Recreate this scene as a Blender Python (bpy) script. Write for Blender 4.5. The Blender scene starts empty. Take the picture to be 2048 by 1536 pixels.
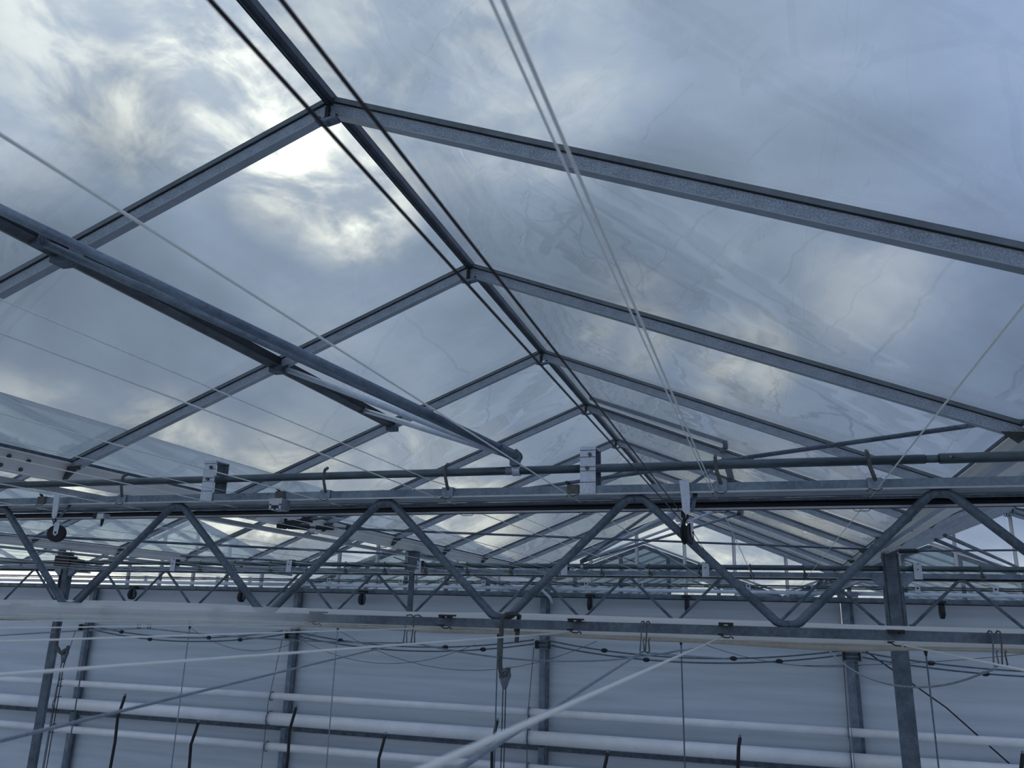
import bpy, math, random
from mathutils import Vector, Matrix
random.seed(7)
C = bpy.context.scene.collection
SC = 1.6          # metres per drawing unit
H = 5.0           # height of the eye above the greenhouse floor
OFF = Vector((0, 0, H))
def W(p): return Vector(p) * SC + OFF

# ------------------------------------------------------------------ camera
R = Matrix(((0.95488, 0.05878, 0.2911), (0.29588, -0.27254, -0.91552), (0.02552, 0.96035, -0.27763)))
cam_d = bpy.data.cameras.new('camera'); cam = bpy.data.objects.new('camera', cam_d); C.objects.link(cam)
cam.matrix_world = Matrix.Translation(OFF) @ R.to_4x4()
cam_d.sensor_width = 36; cam_d.sensor_fit = 'HORIZONTAL'; cam_d.lens = 1600 / 2048 * 36
cam_d.clip_start = .01; cam_d.clip_end = 500
cam_d.dof.use_dof = True; cam_d.dof.focus_distance = 5.5; cam_d.dof.aperture_fstop = cam_d.lens / 3.2
bpy.context.scene.camera = cam
Rt = R.transposed()
def px(p):                       # drawing units -> picture position, only used to leave out what can never be seen
    c = Rt @ Vector(p)
    if c.z > -.02: return None
    return 1024 + 1600 * c.x / -c.z, 768 - 1600 * c.y / -c.z
def seen(*pts, m=260):
    for a, b in zip(pts, pts[1:] + (pts[-1],)):
        for i in range(13):
            q = px(Vector(a).lerp(Vector(b), i / 12))
            if q and -m < q[0] < 2048 + m and -m < q[1] < 1536 + m: return True
    return False

# ------------------------------------------------------------------ materials
def new_mat(name):
    m = bpy.data.materials.new(name); m.use_nodes = True
    nt = m.node_tree; nt.nodes.clear()
    return m, nt, nt.nodes, nt.links
def N(ns, t, **k):
    n = ns.new(t)
    for a, b in k.items():
        if a in n.inputs.keys() if hasattr(n.inputs, 'keys') else False: n.inputs[a].default_value = b
        else: setattr(n, a, b)
    return n
def metal(name, a, b, rough=.5, metallic=.6, scale=60, fine=.5, bump=.02, stretch=(1, 1, 1)):
    m, nt, ns, L = new_mat(name)
    out = ns.new('ShaderNodeOutputMaterial'); p = ns.new('ShaderNodeBsdfPrincipled')
    tc = ns.new('ShaderNodeTexCoord'); mp = ns.new('ShaderNodeMapping'); mp.inputs['Scale'].default_value = stretch
    n1 = ns.new('ShaderNodeTexNoise'); n1.inputs['Scale'].default_value = scale; n1.inputs['Detail'].default_value = 4
    n2 = ns.new('ShaderNodeTexNoise'); n2.inputs['Scale'].default_value = scale * .12; n2.inputs['Detail'].default_value = 6
    mx = ns.new('ShaderNodeMix'); mx.inputs[0].default_value = fine
    cr = ns.new('ShaderNodeValToRGB'); cr.color_ramp.elements[0].position = .36; cr.color_ramp.elements[1].position = .66
    cr.color_ramp.elements[0].color = (*a, 1); cr.color_ramp.elements[1].color = (*b, 1)
    L.new(tc.outputs['Object'], mp.inputs[0])
    L.new(mp.outputs[0], n1.inputs['Vector']); L.new(mp.outputs[0], n2.inputs['Vector'])
    L.new(n2.outputs['Fac'], mx.inputs[2]); L.new(n1.outputs['Fac'], mx.inputs[3])
    L.new(mx.outputs[0], cr.inputs[0]); L.new(cr.outputs[0], p.inputs['Base Color'])
    p.inputs['Metallic'].default_value = metallic; p.inputs['Roughness'].default_value = rough
    if bump:
        bp = ns.new('ShaderNodeBump'); bp.inputs['Strength'].default_value = bump * 8; bp.inputs['Distance'].default_value = .002
        L.new(n1.outputs['Fac'], bp.inputs['Height']); L.new(bp.outputs[0], p.inputs['Normal'])
    L.new(p.outputs[0], out.inputs[0])
    return m
M = {}
M['galv'] = metal('galvanised_steel', (.10, .14, .19), (.24, .30, .37), .5, .45, 55, .35)
M['galv_dark'] = metal('weathered_steel', (.055, .075, .10), (.15, .19, .235), .55, .35, 60, .4)
M['pipe'] = metal('pipe_steel', (.045, .065, .08), (.13, .17, .19), .42, .5, 45, .4, stretch=(.25, 1, 1))
M['rafter'] = metal('spangled_zinc', (.22, .26, .32), (.50, .56, .65), .5, .3, 150, .75)
M['bar'] = metal('aluminium_glazing_bar', (.13, .15, .17), (.22, .25, .28), .45, .4, 30, .3)
M['dark_bar'] = metal('dark_grooved_aluminium', (.05, .06, .075), (.11, .13, .15), .45, .4, 30, .3)
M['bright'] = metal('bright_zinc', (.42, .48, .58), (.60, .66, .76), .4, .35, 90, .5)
M['alu'] = metal('aluminium', (.34, .38, .42), (.46, .50, .55), .35, .6, 20, .3)
M['white_steel'] = metal('white_coated_steel', (.72, .71, .69), (.80, .79, .77), .5, .0, 14, .2, 0)
M['white_pipe'] = metal('white_painted_pipe', (.76, .79, .83), (.88, .90, .92), .45, .0, 20, .3, .01)
M['blue_pipe'] = metal('pale_painted_pipe', (.58, .66, .80), (.70, .77, .90), .4, .1, 20, .3, 0)
M['rubber'] = metal('black_rubber', (.004, .005, .007), (.012, .014, .018), .6, 0, 30, .5)
M['black'] = metal('black_screen_cloth', (.003, .004, .008), (.009, .011, .02), .55, 0, 120, .5)
M['rust'] = metal('tarnished_steel', (.045, .05, .052), (.12, .125, .12), .55, .4, 80, .5)
M['cable'] = metal('dark_steel_cable', (.018, .016, .02), (.05, .045, .05), .5, .5, 300, .5)
M['wire_grey'] = metal('grey_cable', (.16, .20, .24), (.28, .33, .38), .45, .2, 200, .5)
M['cloth_shade'] = metal('cloth_underside_shade', (.40, .37, .31), (.52, .49, .43), .8, 0, 40, .5)  # beige that carries the underside shade of the white screen cloth
M['seal'] = metal('black_glazing_seal', (.006, .008, .012), (.02, .025, .03), .6, 0, 60, .5)
M['floor'] = metal('pale_floor_cover', (.44, .45, .45), (.58, .58, .57), .8, 0, 1.5, .5, 0)
M['soil'] = metal('outdoor_ground', (.10, .12, .08), (.20, .20, .15), .9, 0, .6, .5, 0)

def sheet_mat(name, cols, trans=.25, stretch=(.15, 1, 3.2), scale=1.6):
    m, nt, ns, L = new_mat(name)
    out = ns.new('ShaderNodeOutputMaterial'); p = ns.new('ShaderNodeBsdfPrincipled'); p.inputs['Roughness'].default_value = .75
    tc = ns.new('ShaderNodeTexCoord'); mp = ns.new('ShaderNodeMapping'); mp.inputs['Scale'].default_value = stretch
    n = ns.new('ShaderNodeTexNoise'); n.inputs['Scale'].default_value = scale; n.inputs['Detail'].default_value = 5
    cr = ns.new('ShaderNodeValToRGB'); cr.color_ramp.elements[0].position = .38; cr.color_ramp.elements[1].position = .62
    cr.color_ramp.elements[0].color = (*cols[0], 1); cr.color_ramp.elements[1].color = (*cols[1], 1)
    L.new(tc.outputs['Object'], mp.inputs[0]); L.new(mp.outputs[0], n.inputs['Vector']); L.new(n.outputs['Fac'], cr.inputs[0])
    L.new(cr.outputs[0], p.inputs['Base Color'])
    if trans:
        t = ns.new('ShaderNodeBsdfTranslucent'); mx = ns.new('ShaderNodeMixShader'); mx.inputs[0].default_value = trans
        L.new(cr.outputs[0], t.inputs[0]); L.new(p.outputs[0], mx.inputs[1]); L.new(t.outputs[0], mx.inputs[2]); L.new(mx.outputs[0], out.inputs[0])
    else: L.new(p.outputs[0], out.inputs[0])
    return m
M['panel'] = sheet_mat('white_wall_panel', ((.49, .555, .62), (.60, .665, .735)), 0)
def cord_mat():
    m, nt, ns, L = new_mat('white_nylon_cord')
    out = ns.new('ShaderNodeOutputMaterial'); d = ns.new('ShaderNodeBsdfDiffuse'); t = ns.new('ShaderNodeBsdfTranslucent'); g = ns.new('ShaderNodeBsdfGlossy')
    tc = ns.new('ShaderNodeTexCoord'); n = ns.new('ShaderNodeTexNoise'); n.inputs['Scale'].default_value = 40; cr = ns.new('ShaderNodeValToRGB')
    cr.color_ramp.elements[0].color = (.86, .9, .87, 1); cr.color_ramp.elements[1].color = (.97, .98, .95, 1)
    L.new(tc.outputs['Object'], n.inputs['Vector']); L.new(n.outputs['Fac'], cr.inputs[0])
    for q in (d, t, g): L.new(cr.outputs[0], q.inputs[0])
    g.inputs['Roughness'].default_value = .25
    a = ns.new('ShaderNodeMixShader'); a.inputs[0].default_value = .6; b = ns.new('ShaderNodeMixShader'); b.inputs[0].default_value = .35
    L.new(d.outputs[0], a.inputs[1]); L.new(t.outputs[0], a.inputs[2]); L.new(a.outputs[0], b.inputs[1]); L.new(g.outputs[0], b.inputs[2]); L.new(b.outputs[0], out.inputs[0])
    return m
M['cord'] = cord_mat()
M['cloth'] = sheet_mat('white_screen_cloth', ((.86, .87, .86), (.96, .96, .95)), .45, (.4, 6, 30), 1)

def gauze_mat():
    m, nt, ns, L = new_mat('sheer_white_film')
    out = ns.new('ShaderNodeOutputMaterial')
    tr = ns.new('ShaderNodeBsdfTransparent'); df = ns.new('ShaderNodeBsdfDiffuse'); tl = ns.new('ShaderNodeBsdfTranslucent')
    df.inputs[0].default_value = (.86, .88, .88, 1); tl.inputs[0].default_value = (.92, .94, .94, 1)
    a = ns.new('ShaderNodeMixShader'); a.inputs[0].default_value = .5; b = ns.new('ShaderNodeMixShader')
    tc = ns.new('ShaderNodeTexCoord'); mp = ns.new('ShaderNodeMapping'); mp.inputs['Scale'].default_value = (.5, 1, 14)
    n = ns.new('ShaderNodeTexNoise'); n.inputs['Scale'].default_value = 2; n.inputs['Detail'].default_value = 3
    sx = ns.new('ShaderNodeSeparateXYZ')
    fade = ns.new('ShaderNodeMapRange'); fade.inputs[1].default_value = .4; fade.inputs[2].default_value = 1.25; fade.inputs[3].default_value = 1; fade.inputs[4].default_value = .0
    rg = ns.new('ShaderNodeMapRange'); rg.inputs[1].default_value = .3; rg.inputs[2].default_value = .7; rg.inputs[3].default_value = .42; rg.inputs[4].default_value = .66
    mu = ns.new('ShaderNodeMath'); mu.operation = 'MULTIPLY'
    L.new(tc.outputs['Object'], mp.inputs[0]); L.new(mp.outputs[0], n.inputs['Vector']); L.new(n.outputs['Fac'], rg.inputs[0])
    L.new(tc.outputs['Object'], sx.inputs[0]); L.new(sx.outputs['X'], fade.inputs[0])
    L.new(fade.outputs[0], mu.inputs[0]); L.new(rg.outputs[0], mu.inputs[1])
    L.new(df.outputs[0], a.inputs[1]); L.new(tl.outputs[0], a.inputs[2])
    L.new(mu.outputs[0], b.inputs[0]); L.new(tr.outputs[0], b.inputs[1]); L.new(a.outputs[0], b.inputs[2]); L.new(b.outputs[0], out.inputs[0])
    return m
M['gauze'] = gauze_mat()

def glass_mat(name, dirt=.012, wave=.25, tint=(.94, .965, .965), cloudy=0.):
    m, nt, ns, L = new_mat(name)
    out = ns.new('ShaderNodeOutputMaterial')
    tr = ns.new('ShaderNodeBsdfTransparent'); tr.inputs[0].default_value = (*tint, 1)
    gl = ns.new('ShaderNodeBsdfGlossy'); gl.inputs['Roughness'].default_value = .015; gl.inputs['Color'].default_value = (.95, .97, 1, 1)
    geo = ns.new('ShaderNodeNewGeometry')
    ior = ns.new('ShaderNodeMapRange'); ior.inputs[3].default_value = 1.5; ior.inputs[4].default_value = 1 / 1.5
    L.new(geo.outputs['Backfacing'], ior.inputs[0])
    fr = ns.new('ShaderNodeFresnel'); L.new(ior.outputs[0], fr.inputs['IOR'])
    tc = ns.new('ShaderNodeTexCoord'); mp = ns.new('ShaderNodeMapping'); mp.inputs['Scale'].default_value = (.9, 1.5, 1)
    oi = ns.new('ShaderNodeObjectInfo'); cx = ns.new('ShaderNodeCombineXYZ'); sc = ns.new('ShaderNodeMath'); sc.operation = 'MULTIPLY'; sc.inputs[1].default_value = 40
    L.new(oi.outputs['Random'], sc.inputs[0]); L.new(sc.outputs[0], cx.inputs[0]); L.new(cx.outputs[0], mp.inputs['Location'])
    nz = ns.new('ShaderNodeTexNoise'); nz.inputs['Scale'].default_value = 1.3; nz.inputs['Detail'].default_value = 1.5
    bp = ns.new('ShaderNodeBump'); bp.inputs['Strength'].default_value = wave; bp.inputs['Distance'].default_value = .02
    L.new(tc.outputs['Object'], mp.inputs[0]); L.new(mp.outputs[0], nz.inputs['Vector']); L.new(nz.outputs['Fac'], bp.inputs['Height'])
    L.new(bp.outputs[0], gl.inputs['Normal']); L.new(bp.outputs[0], fr.inputs['Normal'])
    mx = ns.new('ShaderNodeMixShader'); L.new(fr.outputs[0], mx.inputs[0]); L.new(tr.outputs[0], mx.inputs[1]); L.new(gl.outputs[0], mx.inputs[2])
    # dust film
    m2 = ns.new('ShaderNodeMapping'); m2.inputs['Scale'].default_value = (.35, 2.2, .35)
    L.new(tc.outputs['Object'], m2.inputs[0]); L.new(cx.outputs[0], m2.inputs['Location'])
    n2 = ns.new('ShaderNodeTexNoise'); n2.inputs['Scale'].default_value = 2.4; n2.inputs['Detail'].default_value = 5; n2.inputs['Distortion'].default_value = .4
    r2 = ns.new('ShaderNodeMapRange'); r2.inputs[1].default_value = .42; r2.inputs[2].default_value = .8; r2.inputs[3].default_value = cloudy; r2.inputs[4].default_value = dirt * 2.4 + cloudy
    L.new(m2.outputs[0], n2.inputs['Vector']); L.new(n2.outputs['Fac'], r2.inputs[0])
    tl = ns.new('ShaderNodeBsdfTranslucent'); tl.inputs[0].default_value = (.62, .66, .68, 1)
    m3 = ns.new('ShaderNodeMixShader'); L.new(r2.outputs[0], m3.inputs[0]); L.new(mx.outputs[0], m3.inputs[1]); L.new(tl.outputs[0], m3.inputs[2])
    L.new(m3.outputs[0], out.inputs[0])
    return m
M['glass'] = glass_mat('roof_glass')
M['gable_glass'] = glass_mat('gable_glass', .03, .1)
M['old_glass'] = glass_mat('milky_glass', .12, .2, (.85, .9, .92), .22)

# ------------------------------------------------------------------ mesh building
class MB:
    def __init__(s): s.v = []; s.f = []
    def add(s, vs, fs):
        o = len(s.v); s.v += [Vector(v) for v in vs]; s.f += [tuple(i + o for i in f) for f in fs]; return s
    def box(s, c, d):
        x, y, z = c; a, b, e = d[0] / 2, d[1] / 2, d[2] / 2
        return s.add([(x + i * a, y + j * b, z + k * e) for i in (-1, 1) for j in (-1, 1) for k in (-1, 1)],
                     [(0, 1, 3, 2), (4, 6, 7, 5), (0, 4, 5, 1), (2, 3, 7, 6), (0, 2, 6, 4), (1, 5, 7, 3)])
    def bar(s, p, q, w, h, up=(0, 0, 1), prof=None):        # section swept from p to q; prof in (side, up) coordinates
        p = Vector(p); q = Vector(q); t = (q - p).normalized(); sd = t.cross(Vector(up)).normalized(); u = sd.cross(t)
        pr = prof or [(-w / 2, -h / 2), (w / 2, -h / 2), (w / 2, h / 2), (-w / 2, h / 2)]
        n = len(pr); vs = [e + sd * a + u * b for e in (p, q) for a, b in pr]
        fs = [(i, (i + 1) % n, (i + 1) % n + n, i + n) for i in range(n)] + [tuple(range(n))[::-1], tuple(range(n, 2 * n))]
        return s.add(vs, fs)
    def tube(s, pts, r, n=8, cap=True):
        pts = [Vector(p) for p in pts]; rr = r if isinstance(r, (list, tuple)) else [r] * len(pts)
        t0 = (pts[1] - pts[0]).normalized(); ref = Vector((0, 0, 1)) if abs(t0.z) < .8 else Vector((0, 1, 0))
        a = t0.cross(ref).normalized(); vs = []
        for i, p in enumerate(pts):
            t = (pts[min(i + 1, len(pts) - 1)] - pts[max(i - 1, 0)]).normalized()
            a = (a - t * a.dot(t)).normalized(); b = t.cross(a)
            vs += [p + (a * math.cos(2 * math.pi * k / n) + b * math.sin(2 * math.pi * k / n)) * rr[i] for k in range(n)]
        fs = [(i * n + k, i * n + (k + 1) % n, (i + 1) * n + (k + 1) % n, (i + 1) * n + k) for i in range(len(pts) - 1) for k in range(n)]
        if cap: fs += [tuple(range(n))[::-1], tuple(range((len(pts) - 1) * n, len(pts) * n))]
        return s.add(vs, fs)
    def plate(s, poly, d, th):                             # polygon extruded along vector d by th, centred
        d = Vector(d).normalized() * th / 2; n = len(poly)
        vs = [Vector(p) - d for p in poly] + [Vector(p) + d for p in poly]
        return s.add(vs, [tuple(range(n))[::-1], tuple(range(n, 2 * n))] + [(i, (i + 1) % n, (i + 1) % n + n, i + n) for i in range(n)])
def arc(c, r, a0, a1, n, ax='xz'):
    o = []
    for i in range(n + 1):
        a = math.radians(a0 + (a1 - a0) * i / n); v = [c[0], c[1], c[2]]
        v['xyz'.index(ax[0])] += r * math.cos(a); v['xyz'.index(ax[1])] += r * math.sin(a); o.append(tuple(v))
    return o
def sag(p, q, drop, n=14):
    p = Vector(p); q = Vector(q)
    return [p.lerp(q, i / n) - Vector((0, 0, drop * 4 * (i / n) * (1 - i / n))) for i in range(n + 1)]
SMOOTH = set('pipe cable cord wire_grey white_pipe blue_pipe'.split())
def part(name, mb, mat, parent=None, smooth=None, base=None):
    vs = [W(v) for v in mb.v]
    lo = Vector([min(v[i] for v in vs) for i in range(3)]); hi = Vector([max(v[i] for v in vs) for i in range(3)])
    c = Vector(W(base)) if base is not None else Vector(((lo.x + hi.x) / 2, (lo.y + hi.y) / 2, lo.z if parent is None else (lo.z + hi.z) / 2))
    me = bpy.data.meshes.new(name); me.from_pydata([v - c for v in vs], [], mb.f); me.materials.append(M[mat]); me.update()
    sm = smooth if smooth is not None else mat in SMOOTH
    if sm: 
        for p in me.polygons: p.use_smooth = len(p.vertices) == 4
    o = bpy.data.objects.new(name, me); C.objects.link(o)
    if parent:
        o.parent = parent; o.location = c - wl(parent)
    else: o.location = c
    return o
def wl(o):
    v = Vector(o.location)
    while o.parent: o = o.parent; v += o.location
    return v
def tag(o, label=None, cat=None, group=None, kind=None):
    if label: o['label'] = label
    if cat: o['category'] = cat
    if group: o['group'] = group
    if kind: o['kind'] = kind
    return o
def thing(name, loc, label=None, cat=None, group=None):
    o = bpy.data.objects.new(name, None); C.objects.link(o); o.location = W(loc); o.empty_display_size = .1
    return tag(o, label, cat, group)
def dup(root, loc, label):
    def cp(o, par):
        c = o.copy(); C.objects.link(c); c.parent = par
        for ch in list(o.children): cp(ch, c)
        return c
    r = cp(root, None); r.location = W(loc); r['label'] = label
    return r
ORD = ['nearest', 'second', 'third', 'fourth', 'fifth', 'sixth', 'seventh', 'eighth', 'ninth', 'tenth', 'eleventh', 'twelfth', 'thirteenth', 'fourteenth',
       'fifteenth', 'sixteenth', 'seventeenth', 'eighteenth', 'nineteenth', 'twentieth']
def nth(i): return 'first' if i == 0 else ORD[i]

# ------------------------------------------------------------------ layout numbers
RIDGE = [-1.128, -5.148, -9.168, -13.188, 2.892]
GUT = [.882, -3.138, -7.158, -11.178, 4.902]
BAY = ['main bay', 'second left bay', 'third left bay', 'fourth left bay', 'right bay']
ZR, SL, HS = 1.432, .40, 1.965
YW = 11.5
RY = [1.755 + 1.172 * k for k in range(-2, 9)] + [11.42]
YT = [2.29, 6.94]
def zg(dx): return ZR - SL * abs(dx)
WX = [.283 - .4085 * k for k in range(0, 19)]          # wire positions

# ------------------------------------------------------------------ shell
fl = part('floor', MB().box((-5, 3.5, -3.16), (24, 17, .06)), 'floor'); tag(fl, kind='structure')
gr = part('ground', MB().box((-5, 20, -3.3), (150, 150, .1)), 'soil'); tag(gr, kind='structure')
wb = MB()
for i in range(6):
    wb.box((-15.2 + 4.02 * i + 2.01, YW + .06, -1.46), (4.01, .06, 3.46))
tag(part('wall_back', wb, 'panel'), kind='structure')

# ------------------------------------------------------------------ roof glass, rafters, ridges, gutters
wn = 0
roof_tilt = {}
for si, rx in enumerate(RIDGE):
    for sd in (-1, 1):
        for j in range(len(RY) - 1):
            a, b = RY[j] + .008, RY[j + 1] - .008
            if j < 1: continue
            x0, x1 = rx + sd * .012, rx + sd * HS
            if not seen((x0, a, zg(.012)), (x1, a, zg(HS)), (x1, b, zg(HS)), (x0, b, zg(0)), (x0, a, zg(0)), m=60): continue
            wn += 1
            mb = MB(); dn = Vector((sd * SL, 0, 1)).normalized() * .004
            t = random.uniform(-.004, .004); u = random.uniform(-.003, .003)
            P = [(x0, a, zg(.012) + t), (x1, a, zg(HS) - t), (x1, b, zg(HS) - t + u), (x0, b, zg(.012) + t + u)]
            if sd < 0: P = P[::-1]
            mb.add([Vector(p) for p in P] + [Vector(p) + dn for p in P], [(3, 2, 1, 0), (4, 5, 6, 7), (0, 1, 5, 4), (1, 2, 6, 5), (2, 3, 7, 6), (3, 0, 4, 7)])
            tag(part('window_%d' % wn, mb, 'glass'), kind='structure')
def make_rafter(sd, Y, rx):
    o = thing('rafter', (rx, Y, ZR - .06))
    tip = (rx + sd * .012, Y, zg(.012)); foot = (rx + sd * (HS - .005), Y, zg(HS - .005))
    nrm = Vector((sd * SL, 0, 1)).normalized()
    A = Vector(tip); B = Vector(foot)
    part('web', MB().bar(A - nrm * .035, B - nrm * .035, .026, .034, nrm), 'rafter', o)
    part('bottom_flange', MB().bar(A - nrm * .0535, B - nrm * .0535, .030, .003, nrm), 'alu', o)
    part('glazing_bar', MB().bar(A - nrm * .008, B - nrm * .008, .038, .015, nrm), 'bar', o)
    part('seal', MB().bar(A - nrm * .0165, B - nrm * .0165, .030, .004, nrm), 'seal', o)
    fb = MB(); bx = foot[0]
    fb.plate([(bx - sd * .075, Y - .015, foot[2] - .03), (bx + sd * .0, Y - .015, foot[2] - .035), (bx + sd * .018, Y - .015, foot[2] - .095), (bx - sd * .005, Y - .015, foot[2] - .095)], (0, 1, 0), .008)
    fb.tube([(bx - sd * .06, Y - .03, foot[2] - .045), (bx - sd * .06, Y - .005, foot[2] - .045)], .006, 6)
    part('foot_plate', fb, 'rust', o)
    return o
protos = {}
def near_word(j): return ['nearest', 'second', 'third', 'fourth', 'fifth', 'sixth', 'seventh', 'eighth', 'ninth', 'tenth', 'eleventh', 'last'][j]
for si, rx in enumerate(RIDGE):
    for sd in (-1, 1):
        cnt = 0
        for j, y in enumerate(RY):
            if not seen((rx, y, ZR), (rx + sd * HS, y, zg(HS)), m=30): continue
            lab = 'zinc roof rafter, %s slope of the %s, %s from the camera' % ('left' if sd < 0 else 'right', BAY[si], near_word(cnt)); cnt += 1
            if sd not in protos: protos[sd] = o = make_rafter(sd, y, rx); o['label'] = lab
            else: o = dup(protos[sd], (rx, y, ZR - .06), lab)
            tag(o, None, 'rafter', 'rafters of the %s' % BAY[si])
    # ridge beam
    o = thing('ridge_beam', (rx, 0, ZR - .03), 'dark grooved ridge beam along the top of the %s' % BAY[si], 'ridge beam')
    part('channel', MB().bar((rx, .6, ZR - .012), (rx, YW, ZR - .012), 0, 0, prof=[(-.017, -.010), (-.009, -.018), (.009, -.018), (.017, -.010), (.017, .012), (-.017, .012)]), 'dark_bar', o)
    for s in (-1, 0, 1):
        part('groove_strip', MB().bar((rx + s * .008, .6, ZR - .031 + abs(s) * .002), (rx + s * .008, YW, ZR - .031 + abs(s) * .002), .003, .004), 'seal' if s else 'galv_dark', o)
    cnt = 0
    for j, y in enumerate(RY):
        if not seen((rx, y, ZR), m=10): continue
        lab = 'bolted ridge bracket at the %s rafter pair of the %s' % (near_word(cnt), BAY[si]); cnt += 1
        if 'rb' not in protos:
            b = protos['rb'] = thing('ridge_bracket', (rx, y - .02, ZR - .09), lab, 'bracket', 'ridge brackets')
            part('tie_plate', MB().plate([(rx - .034, y - .018, ZR - .088), (rx, y - .018, ZR - .094), (rx + .034, y - .018, ZR - .088), (rx + .034, y - .018, ZR - .080), (rx, y - .018, ZR - .084), (rx - .034, y - .018, ZR - .080)], (0, 1, 0), .030), 'galv', b)
            part('hanger', MB().box((rx - .004, y - .016, ZR - .062), (.012, .010, .05)), 'rubber', b)
            for s in (-1, 1): part('bolt', MB().tube([(rx + s * .027, y - .018, ZR - .084), (rx + s * .027, y - .018, ZR - .068)], .0045, 6), 'rubber', b)
            part('bolt', MB().tube([(rx + .004, y - .018, ZR - .102), (rx + .004, y - .018, ZR - .088)], .0055, 6), 'galv_dark', b)
        else: dup(protos['rb'], (rx, y - .02, ZR - .09), lab)
GN = ['white gutter on the right above the steel post', 'white gutter left of the main bay', 'far white gutter over the left post', 'farthest white gutter at the left', 'white gutter beyond the right edge']
for gi, gx in enumerate(GUT):
    o = thing('gutter', (gx, 5, .5), 'long ' + GN[gi], 'gutter')
    pr = [(-.026, -.085), (.026, -.085), (.047, -.012), (.064, -.006), (.064, .0), (-.064, .0), (-.064, -.006), (-.047, -.012)]
    ys = [-.8 + 1.172 * k - .005 for k in range(0, 11)]
    ys = [RY[0] - 1.2] + [y for y in RY[:-1]] + [YW]
    for a, b in zip(ys, ys[1:]):
        if gi and not seen((gx, a, .6), (gx, b, .6), m=100): continue
        part('trough_segment', MB().bar((gx, a + .0025, .632), (gx, b - .0025, .632), 0, 0, prof=pr), 'white_steel', o)
    for s in (-1, 1):
        part('edge_strip', MB().bar((gx + s * .058, ys[0], .641), (gx + s * .058, YW, .641), .014, .012), 'galv_dark', o)
    d = thing('drip_channel', (gx - .11, 5, .52), 'slim aluminium condensation channel alongside the ' + GN[gi], 'channel')
    part('channel', MB().bar((gx - .115, ys[0], .525), (gx - .115, YW, .525), .040, .024), 'alu', d)
    for y in RY[1:]: part('bracket', MB().box((gx - .075, y + .05, .545), (.07, .016, .006)), 'galv_dark', d)
# bolts in the near end of the left gutter
b = thing('gutter_joint_bolts', (-3.09, 2.68, .57), 'four dark bolts in the left gutter beside its nearest rafter foot', 'bolt')
for yy, zz, xx in ((2.60, .604, -3.096), (2.70, .600, -3.096), (2.58, .562, -3.11), (2.68, .56, -3.11)):
    part('bolt_head', MB().tube([(xx - .004, yy, zz), (xx + .010, yy, zz)], .009, 6), 'rust', b)

# ------------------------------------------------------------------ vents: rail, side bars, push rods
vl = thing('vent_rail', (-2.03, 2, 1.03), 'long dark rail at the lower edge of the open left roof vent', 'vent')
part('rail', MB().bar((-2.03, .5, 1.045), (-2.03, 4.13, 1.045), 0, 0, prof=[(-.026, -.018), (-.005, -.024), (.026, -.014), (.026, .008), (-.026, .008)]), 'dark_bar', vl)
part('lip', MB().bar((-2.004, .5, 1.055), (-2.004, 4.13, 1.055), .006, .03), 'seal', vl)
part('edge', MB().bar((-2.048, .5, 1.035), (-2.048, 4.13, 1.035), .012, .012), 'galv', vl)
for y in RY[2:5]: part('bracket', MB().box((-2.02, y - .005, 1.018), (.055, .055, .028)), 'galv_dark', vl)
vr = thing('vent_rail', (-.225, 6.6, 1.03), 'grey rail at the lower edge of the right roof vent beyond the near truss', 'vent')
part('rail', MB().bar((-.225, 5.2, 1.055), (-.225, 8.75, 1.055), .045, .024), 'bar', vr)
for y in (5.2, 8.75):
    part('side_bar', MB().bar((-1.09, y, ZR + .01), (-.20, y, 1.095), .035, .022, (0, 0, 1)), 'bar', vr)
part('end_cap', MB().box((-.21, 5.2, 1.08), (.03, .05, .04)), 'galv_dark', vr)
def push_rods(x0, Y, z0, x1, z1, dys, who, lightc):
    for i, dy in enumerate(dys):
        o = thing('push_rod', (x0, Y, z0), 'zinc push rod from the %s to the vent, %s' % (who, ['longest towards the camera', 'inner one towards the camera', 'inner one facing away', 'longest facing away'][i]), 'push rod', 'push rods of the roof vents')
        a = Vector((x0, Y + (i - 1.5) * .012, z0)); b = Vector((x1, Y + dy, z1)); u = (b - a).normalized()
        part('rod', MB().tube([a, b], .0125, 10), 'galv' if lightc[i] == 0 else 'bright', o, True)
        part('end_fitting', MB().box(b, (.035, .04, .035)).tube([b - Vector((.02, 0, 0)), b + Vector((.02, 0, 0))], .014, 8), 'galv_dark', o)
        part('pivot_end', MB().tube([a - u * .01, a + u * .05], .016, 8), 'galv_dark', o)
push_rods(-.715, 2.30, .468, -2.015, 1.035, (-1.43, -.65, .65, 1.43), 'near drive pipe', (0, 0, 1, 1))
push_rods(-1.53, 6.96, .468, -.24, 1.035, (-1.43, -.65, .65, 1.43), 'far drive pipe', (0, 1, 1, 0))

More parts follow.
